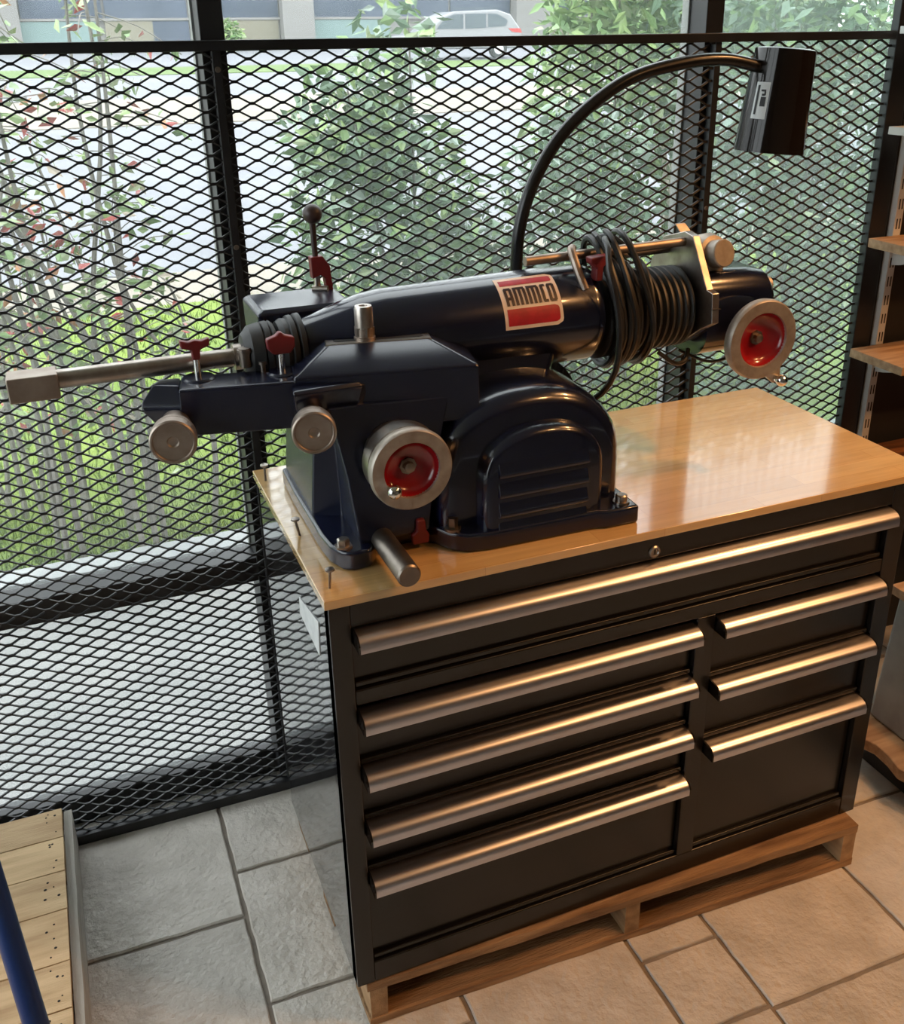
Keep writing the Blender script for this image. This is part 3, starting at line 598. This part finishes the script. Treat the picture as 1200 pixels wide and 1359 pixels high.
b = B(); shade_patch(b, .36, .64, SGN * .22, SGN * .30, .001); shade_patch(b, .40, .42, SGN * .36, SGN * .52, .001); shade_patch(b, .42, .455, SGN * .47, SGN * .53, .001); shade_patch(b, .44, .46, SGN * .40, SGN * .50, .001); shade_patch(b, .47, .56, SGN * .38, SGN * .55, .001)
build('print', b, 'tyre', parent=lb.parent, smooth=0)

# ================================================================== SHELVING ON THE RIGHT
def WP(x, z, y=0): return wv(x, y, z)
sy = WY + 1.7 * WYAW - .004      # face of the dark wall
stnd = thing('shelf_standard', 'white slotted steel shelf upright on dark wall beside the window', 'shelf upright', (1.714, sy, .60))
b = B(); box(b, 1.702, 1.7265, sy - .021, sy, .60, 2.3); build('channel', b, 'white_metal', parent=stnd, bev=.001)
z = .62
while z < 2.27:
    for xx in (1.708, 1.7175):
        b = B(); box(b, xx, xx + .0034, sy - .0218, sy - .0205, z, z + .026); build('slot', b, 'slot', parent=stnd, smooth=0)
    z += .05
for (z, x0, dep, th, m, lb) in ((1.750, 1.625, .20, .016, 'white_metal', 'pale shelf at top of the white upright, level with mesh rail'), (1.525, 1.635, .19, .018, 'white_metal', 'pale thin shelf above the wooden shelves on white upright'),
                                (1.254, 1.622, .205, .022, 'shelf_wood', 'rough wooden shelf board on white upright, upper of the wooden two'), (.963, 1.614, .207, .022, 'shelf_wood', 'rough wooden shelf board on white upright just above worktop level'),
                                (.665, 1.70, .34, .03, 'shelf_red', 'dark reddish wooden shelf with bold grain behind the worktop corner')):
    t = thing('wall_shelf', lb, 'shelf', (x0, sy, z), 'shelves on the right wall')
    b = rough(box(B(), x0, 3.0, sy - dep, sy - .023, z - th, z), .0006); build('board', b, m, parent=t, smooth=0)
    b = B(); prism(b, [(sy - .0205, z - th - .001), (sy - .0205, z - th - .055), (sy - .05, z - th - .05), (sy - dep + .03, z - th - .014), (sy - dep + .03, z - th - .001)], 'x', 1.712, 1.7165); build('shelf_bracket', b, 'white_metal', parent=t, smooth=0)
# low plinth with live-edge board and a grey bin
b = B(); box(b, 1.425, 2.5, -.55, .30, 0, .075); tag(build('plinth', b, 'frame', org=(1.9, -.1, 0), bev=.004), 'dark low plinth on tiles right of the tool chest', 'plinth')
edge = [(1.385 + .012 * math.sin(k * 1.7) + .008 * math.sin(k * .6 + 1), -.56 + k * .045) for k in range(20)]
b = prism(B(), edge + [(2.5, .295), (2.5, -.56)], 'z', .0755, .108); tag(build('live_edge_board', b, 'shelf_wood', org=(1.9, -.1, .0755), bev=.004), 'live edge wooden board lying on the dark plinth', 'board')
gb = thing('storage_bin', 'grey galvanised bin with wooden rim standing on live edge board', 'bin', (1.85, -.1, .109))
b = loft([(1.455, -.50, .109), (2.35, -.50, .109), (2.35, .26, .109), (1.455, .26, .109)], [(1.515, -.48, .44), (2.33, -.48, .44), (2.33, .285, .44), (1.515, .285, .44)]); build('body', b, 'galv', parent=gb, bev=.01)
for (xa, xb, ya, yb) in ((1.500, 1.545, -.49, .30), (2.30, 2.345, -.49, .30), (1.545, 2.30, -.49, -.45), (1.545, 2.30, .26, .30)):
    b = B(); box(b, xa, xb, ya, yb, .44, .465); build('rim_board', b, 'shelf_wood', parent=gb, bev=.002)

# ================================================================== LEFT PALLET AND BLUE POLE
pl = thing('pallet', 'pale wooden pallet lying flat by the mesh at the left edge', 'pallet', (-.85, .3, 0))
ys = [.706, .610, .506, .396, .264, .155, .05, -.06]
for ya, yb in zip(ys, ys[1:]):
    b = rough(box(B(), -1.40, -.4925, yb + .0015, ya - .0015, .112, .130), .0008); bd = build('deck_board', b, 'pallet_pale', parent=pl, smooth=0)
    for k in range(5):
        x, y = -.505 - random.random() * .028, yb + (ya - yb) * random.uniform(.12, .88)
        b = lathe(B(), (x, y, .1302), (0, 0, 1), [(0, random.uniform(.0016, .0034)), (.0008, .0014)], 8); build('nail', b, 'nail', parent=bd, smooth=0)
for x in (-.4905, -.95, -1.39):
    b = rough(box(B(), x, x + .017, -.06, .706, .016, .118), .001); build('stringer', b, 'pallet_grey', parent=pl, smooth=0)
for y in (.60, .30, -.05):
    b = rough(box(B(), -1.40, -.476, y, y + .095, .0015, .0155), .001); build('bottom_board', b, 'pallet_wood', parent=pl, smooth=0)
bp = thing('leaning_pole', 'blue painted steel pole leaning in the lower left corner', 'pole', (-.465, -.272, 0))
d = Vector((-.015, .059, .115)).normalized(); p0 = Vector((-.465, -.272, .012))
b = B(); cyl(b, p0 + d * .02, p0 + d * 1.45, .0178, seg=28); build('tube', b, 'blue', parent=bp)
b = lathe(B(), p0 - d * .006, d, [(0, .018), (.004, .022), (.04, .022), (.042, .018)], 24); build('rubber_foot', b, 'rubber', parent=bp)
b = lathe(B(), p0 + d * 1.44, d, [(0, .0185), (.012, .0185), (.018, .012)], 24); build('end_cap', b, 'rubber', parent=bp)

# ================================================================== OUTSIDE
SL = .027
def gz(y): return SL * (y - 1)
def strip(name, x0, x1, y0, y1, m, dz=0, zf=None, th=.3):
    zf = zf or gz
    b = B(); quadring(b, [[(x0, y0, zf(y0) + dz - th), (x1, y0, zf(y0) + dz - th), (x1, y1, zf(y1) + dz - th), (x0, y1, zf(y1) + dz - th)], [(x0, y0, zf(y0) + dz), (x1, y0, zf(y0) + dz), (x1, y1, zf(y1) + dz), (x0, y1, zf(y1) + dz)]])
    return struct(name, b, m, smooth=0)
strip('apron', -6, 9, .88, 1.84, 'concrete', zf=lambda y: .0)
b = B(); box(b, -6, 9, 1.84, 2.02, -.2, .10); struct('kerb', b, 'kerb', bev=.01)
strip('side_yard', -40, -2.81, -20, .87, 'concrete', zf=lambda y: -.02)
strip('lawn', -10, 16, 2.02, 5.45, 'lawn', zf=lambda y: .05 + (y - 2) * .021)
strip('garden_path', -12, 20, 5.45, 6.35, 'walk')
strip('parking_lot', -25, 40, 6.35, 16.8, 'pave')
strip('sidewalk', -40, 60, 16.8, 22.2, 'walk', .02)
strip('road', -60, 90, 22.2, 30.6, 'pave')
strip('verge', -60, 90, 30.6, 34.4, 'far_green', .02)
strip('car_park', -60, 90, 34.4, 48.0, 'pave')
# grass blades (uncountable)
V, Fc = [], []
rg = random.Random(5)
for k in range(16000):
    y = 2.05 + 3.35 * rg.random() ** 1.4; x = rg.uniform(-1.2 - .1 * y, .6 + .75 * y); z = .05 + (y - 2) * .021; a = rg.uniform(0, math.pi); h = rg.uniform(.03, .075); w = .005
    i = len(V); V += [(x - w * math.cos(a), y - w * math.sin(a), z), (x + w * math.cos(a), y + w * math.sin(a), z), (x + rg.uniform(-.025, .025), y + rg.uniform(-.025, .025), z + h)]; Fc.append((i, i + 1, i + 2))
me = bpy.data.meshes.new('grass'); me.from_pydata(V, [], Fc); me.materials.append(MATS['lawn']); o = bpy.data.objects.new('grass', me); COL.objects.link(o); tag(o, 'short bright green lawn grass outside the window', 'grass', kind='stuff')
# plants
def leaves(parent, pts, size, mats, seed, wts=None, droop=.3):
    rg = random.Random(seed); V, Fc, mi = [], [], []
    og = ORIG[parent.name]
    for p in pts:
        d = Vector((rg.gauss(0, 1), rg.gauss(0, 1), rg.gauss(-droop, .7))).normalized(); n = d.cross(Vector((rg.gauss(0, 1), rg.gauss(0, 1), rg.gauss(0, 1)))).normalized()
        l = size * rg.uniform(.6, 1.25); w = l * rg.uniform(.16, .26); q = Vector(p) - og; nn = d.cross(n)
        i = len(V); V += [q, q + d * l * .42 + n * w + nn * w * .25, q + d * l, q + d * l * .42 - n * w + nn * w * .25]; Fc += [(i, i + 1, i + 2), (i, i + 2, i + 3)]
        k = rg.choices(range(len(mats)), wts)[0]; mi += [k, k]
    me = bpy.data.meshes.new('foliage'); me.from_pydata([tuple(v) for v in V], [], Fc)
    for m in mats: me.materials.append(MATS[m])
    me.polygons.foreach_set('material_index', mi)
    o = bpy.data.objects.new('foliage', me); COL.objects.link(o); o.parent = parent; o['kind'] = 'stuff'; return o
def blob(rg, c, r, n, shell=.55):
    out = []
    while len(out) < n:
        v = Vector((rg.uniform(-1, 1), rg.uniform(-1, 1), rg.uniform(-1, 1)))
        if shell * rg.random() < v.length < 1: out.append((c[0] + v.x * r[0], c[1] + v.y * r[1], c[2] + v.z * r[2]))
    return out
def shrub(label, base, blobs, size, mats, seed, wts=None, nst=7, cat_='shrub', name='shrub', group=None, sr=.010):
    t = thing(name, label, cat_, base, group); rg = random.Random(seed); pts = []
    for c, r, n in blobs: pts += blob(rg, c, r, n)
    for k in range(nst):
        c, r, n = blobs[k % len(blobs)]; tip = (c[0] + rg.uniform(-.6, .6) * r[0], c[1] + rg.uniform(-.6, .6) * r[1], c[2] + r[2] * rg.uniform(.1, .7))
        b0 = (base[0] + rg.uniform(-.12, .12), base[1] + rg.uniform(-.1, .1), base[2] - .02); md = ((b0[0] * .6 + tip[0] * .4) + rg.uniform(-.05, .05), (b0[1] * .6 + tip[1] * .4), (b0[2] + tip[2]) / 2)
        b = B(); tube(b, [b0, md, tip], lambda q: sr * (1.15 - .8 * q), 6, 5); build('stem', b, 'bark', parent=t)
    leaves(t, pts, size, mats, seed + 1, wts); return t
# nandina on the left: canes with sparse pinnate sprays
def nandina(label, cx, cy, n, seed, spread, hmax, red):
    t = thing('nandina_shrub', label, 'shrub', (cx, cy, .06), 'nandinas outside the left pane'); rg = random.Random(seed); pts = []; pr_ = []
    for k in range(n):
        bx, by = cx + rg.gauss(0, spread * .6), cy + rg.gauss(0, .10); h = hmax * (rg.uniform(.93, 1.0) if (hmax > 1.9 and k < 4) else rg.uniform(.55, 1.0)); tx, ty = bx + rg.gauss(0, .14), by + rg.gauss(0, .10)
        P = [Vector((bx, by, .04)), Vector((bx + rg.gauss(0, .03), by, h * .4)), Vector((tx, ty, h * .75)), Vector((tx + rg.gauss(0, .06), ty, h))]
        b = B(); tube(b, P, lambda q: .0125 - .008 * q, 6, 5); build('cane', b, 'bark', parent=t)
        for s in range(11):
            o = P[2].lerp(P[3], rg.random()) if rg.random() < .6 else P[1].lerp(P[2], rg.uniform(.2, 1)); d = Vector((rg.gauss(0, 1), rg.gauss(0, 1), rg.gauss(.2, .4))).normalized(); ln_ = rg.uniform(.12, .30)
            b = B(); e = o + d * ln_ - Vector((0, 0, .05)); tube(b, [o, o.lerp(e, .5) + Vector((0, 0, .02)), e], .0018, 4, 3); build('twig', b, 'bark', parent=t, smooth=0)
            for q in range(6): pts.append(tuple(o.lerp(e, .35 + .13 * q) + Vector((rg.gauss(0, .02), rg.gauss(0, .02), rg.gauss(0, .015)))))
    leaves(t, pts, .062, ['leaf1', 'leaf2', 'leaf3', 'leaf_red', 'leaf_rust', 'leaf_dry'], seed + 9, red)
nandina('tall nandina with red and green leaves outside far left of the window', -.42, 2.22, 7, 21, .14, 2.05, [4, 4, 3, 3, 1, 1])
nandina('sparse nandina with thin grey canes left of the window post', -.10, 2.35, 6, 33, .14, 1.55, [4, 4, 4, 1, 1, 2])
nandina('low reddish nandina behind the lathe spindle end block', -.62, 2.55, 5, 45, .16, 1.35, [3, 4, 2, 3, 2, 1])
nandina('leafy nandina tips showing above the mesh rail at far left', -.20, 2.05, 4, 52, .10, 2.06, [5, 6, 6, 2, 1, 0])
GR = ['leaf0', 'leaf1', 'leaf2', 'leaf3']; SG = ['sage0', 'sage1', 'sage2', 'sage3']
shrub('full green leafy shrub outside middle pane left of the lamp', (.95, 2.6, .05), [((.95, 2.6, .95), (.42, .34, .62), 2200), ((.85, 2.65, 1.38), (.28, .25, .26), 600), ((1.18, 2.5, .75), (.32, .3, .42), 900), ((1.02, 2.6, 1.72), (.20, .16, .17), 130)], .085, GR + SG, 61, [2, 2, 2, 1, 2, 2, 2, 1])
shrub('pale sage green shrub outside middle pane under the lamp arm', (1.75, 2.5, .05), [((1.72, 2.5, .80), (.42, .34, .62), 2000), ((1.85, 2.55, 1.22), (.30, .28, .32), 700)], .075, SG + ['leaf2'], 62, [2, 2, 2, 2, 1])
shrub('tall bright green shrub outside behind the middle window post', (2.25, 3.0, .05), [((2.20, 3.0, 1.45), (.40, .36, .75), 1900), ((2.30, 3.05, 2.1), (.45, .36, .5), 1100)], .085, GR, 63, [2, 3, 3, 1])
shrub('broad hazy green shrub outside the right pane beside the pillar', (2.9, 2.6, .05), [((2.85, 2.6, .75), (.60, .40, .75), 2600), ((2.8, 2.65, 1.65), (.62, .38, .60), 2400), ((3.35, 2.6, 1.2), (.5, .4, 1.0), 2400)], .085, SG + GR, 64, [3, 3, 3, 1, 2, 2, 1, 1], nst=10)
shrub('tall leafy tree outside above the right pane shrub', (3.6, 4.4, .1), [((3.5, 4.4, 2.2), (.9, .6, .8), 2600), ((4.6, 4.6, 2.2), (1.0, .6, .9), 2600)], .11, GR, 65, [3, 3, 2, 1], cat_='tree', name='tree', sr=.03)
shrub('low clipped green bush far across the road by the cream wall', (8.1, 46.5, 1.25), [((8.1, 46.5, 1.9), (.7, .6, .65), 500)], .30, GR, 66, nst=3)
shrub('dense green tree across the car park right of the white pillar', (30.5, 40, 1.05), [((28.5, 40, 3.1), (3.0, 2.0, 2.2), 2600), ((33, 41, 3.4), (3.4, 2, 2.6), 2600)], .5, GR, 67, cat_='tree', name='tree', sr=.15)
# building across the road
BY = 48.0; bl = thing('building', 'pale low building across the road with dark windows and white pillars', 'building', (12, BY, 1.25))
b = B(); box(b, -30, 40, BY + .3, BY + 6, .8, 6.5); build('wall', b, 'bldg', parent=bl, smooth=0)
for x0, x1 in ((-1.6, -.2), (10.9, 12.35), (22.6, 24.6), (-13.5, -12), (34.5, 36)):
    b = B(); box(b, x0, x1, BY - .5, BY + .3, 1.0, 6.2); build('pillar', b, 'bldg', parent=bl, smooth=0)
for x0, x1 in ((-12, -1.6), (-.2, 3.2), (3.2, 6.8), (6.8, 10.9), (12.35, 16.0), (16.0, 19.3), (19.3, 22.6), (24.6, 29.5), (29.5, 34.5)):
    b = B(); box(b, x0 + .06, x1 - .06, BY + .18, BY + .299, 2.62, 5.6); w_ = build('window', b, 'bldg_glass', parent=bl, smooth=0)
    b = B(); box(b, x0, x1, BY + .12, BY + .299, 2.52, 2.62); build('window_sill', b, 'bldg', parent=w_, smooth=0)
for x0, x1, m in ((-.2, 2.9, 'bldg_aqua'), (3.2, 5.2, 'bldg_panel'), (6.9, 10.8, 'bldg_panel'), (12.5, 16.2, 'bldg_aqua'), (24.7, 29.4, 'bldg_panel')):
    b = B(); box(b, x0, x1, BY + .16, BY + .299, 1.5, 2.5); build('spandrel_panel', b, m, parent=bl, smooth=0)
b = B(); box(b, 5.2, 6.75, BY + .17, BY + .299, 1.5, 2.5); build('window', b, 'bldg_glass', parent=bl, smooth=0)
# parked car
cz = gz(36) ; CX0 = 12.3
car = thing('parked_car', 'silver estate car with red tail light parked across the road', 'car', (14.7, 36, cz))
side = [(0.05, .35), (0, .62), (.12, .82), (.95, .98), (1.55, 1.42), (2.0, 1.60), (3.7, 1.66), (4.25, 1.50), (4.62, 1.05), (4.72, .85), (4.70, .42), (4.55, .33)]
b = prism(B(), [(CX0 + x, cz + z) for x, z in side], 'y', 35.1, 36.9); bd = build('body', b, 'car_paint', parent=car, bev=.08, seg=3)
for poly in ([(1.30, 1.02), (1.66, 1.40), (2.02, 1.50), (2.35, 1.51), (2.35, 1.02)], [(2.43, 1.02), (2.43, 1.515), (3.25, 1.53), (3.25, 1.04)], [(3.33, 1.05), (3.33, 1.53), (3.68, 1.52), (4.12, 1.30), (4.05, 1.10)]):
    b = prism(B(), [(CX0 + x, cz + z) for x, z in poly], 'y', 35.085, 35.13); build('side_window', b, 'car_glass', parent=car, smooth=0)
b = prism(B(), [(CX0 + x, cz + z) for x, z in ((4.15, 1.02), (4.62, 1.02), (4.70, .86), (4.30, .90))], 'y', 35.08, 35.35); build('tail_light', b, 'tail', parent=car, smooth=0)
for x in (.9, 3.75):
    b = lathe(B(), (CX0 + x, 35.07, cz + .33), (0, 1, 0), [(0, .20), (.0, .33), (.22, .33), (.22, .1)], 28); wh = build('wheel', b, 'tyre', parent=car)
    b = lathe(B(), (CX0 + x, 35.06, cz + .33), (0, 1, 0), [(0, .02), (0, .19), (.03, .20)], 20); build('wheel_hub', b, 'alu', parent=car)
b = B(); box(b, CX0 + 1.9, CX0 + 3.8, 35.2, 35.25, cz + 1.68, cz + 1.72); build('roof_rail', b, 'car_glass', parent=car)
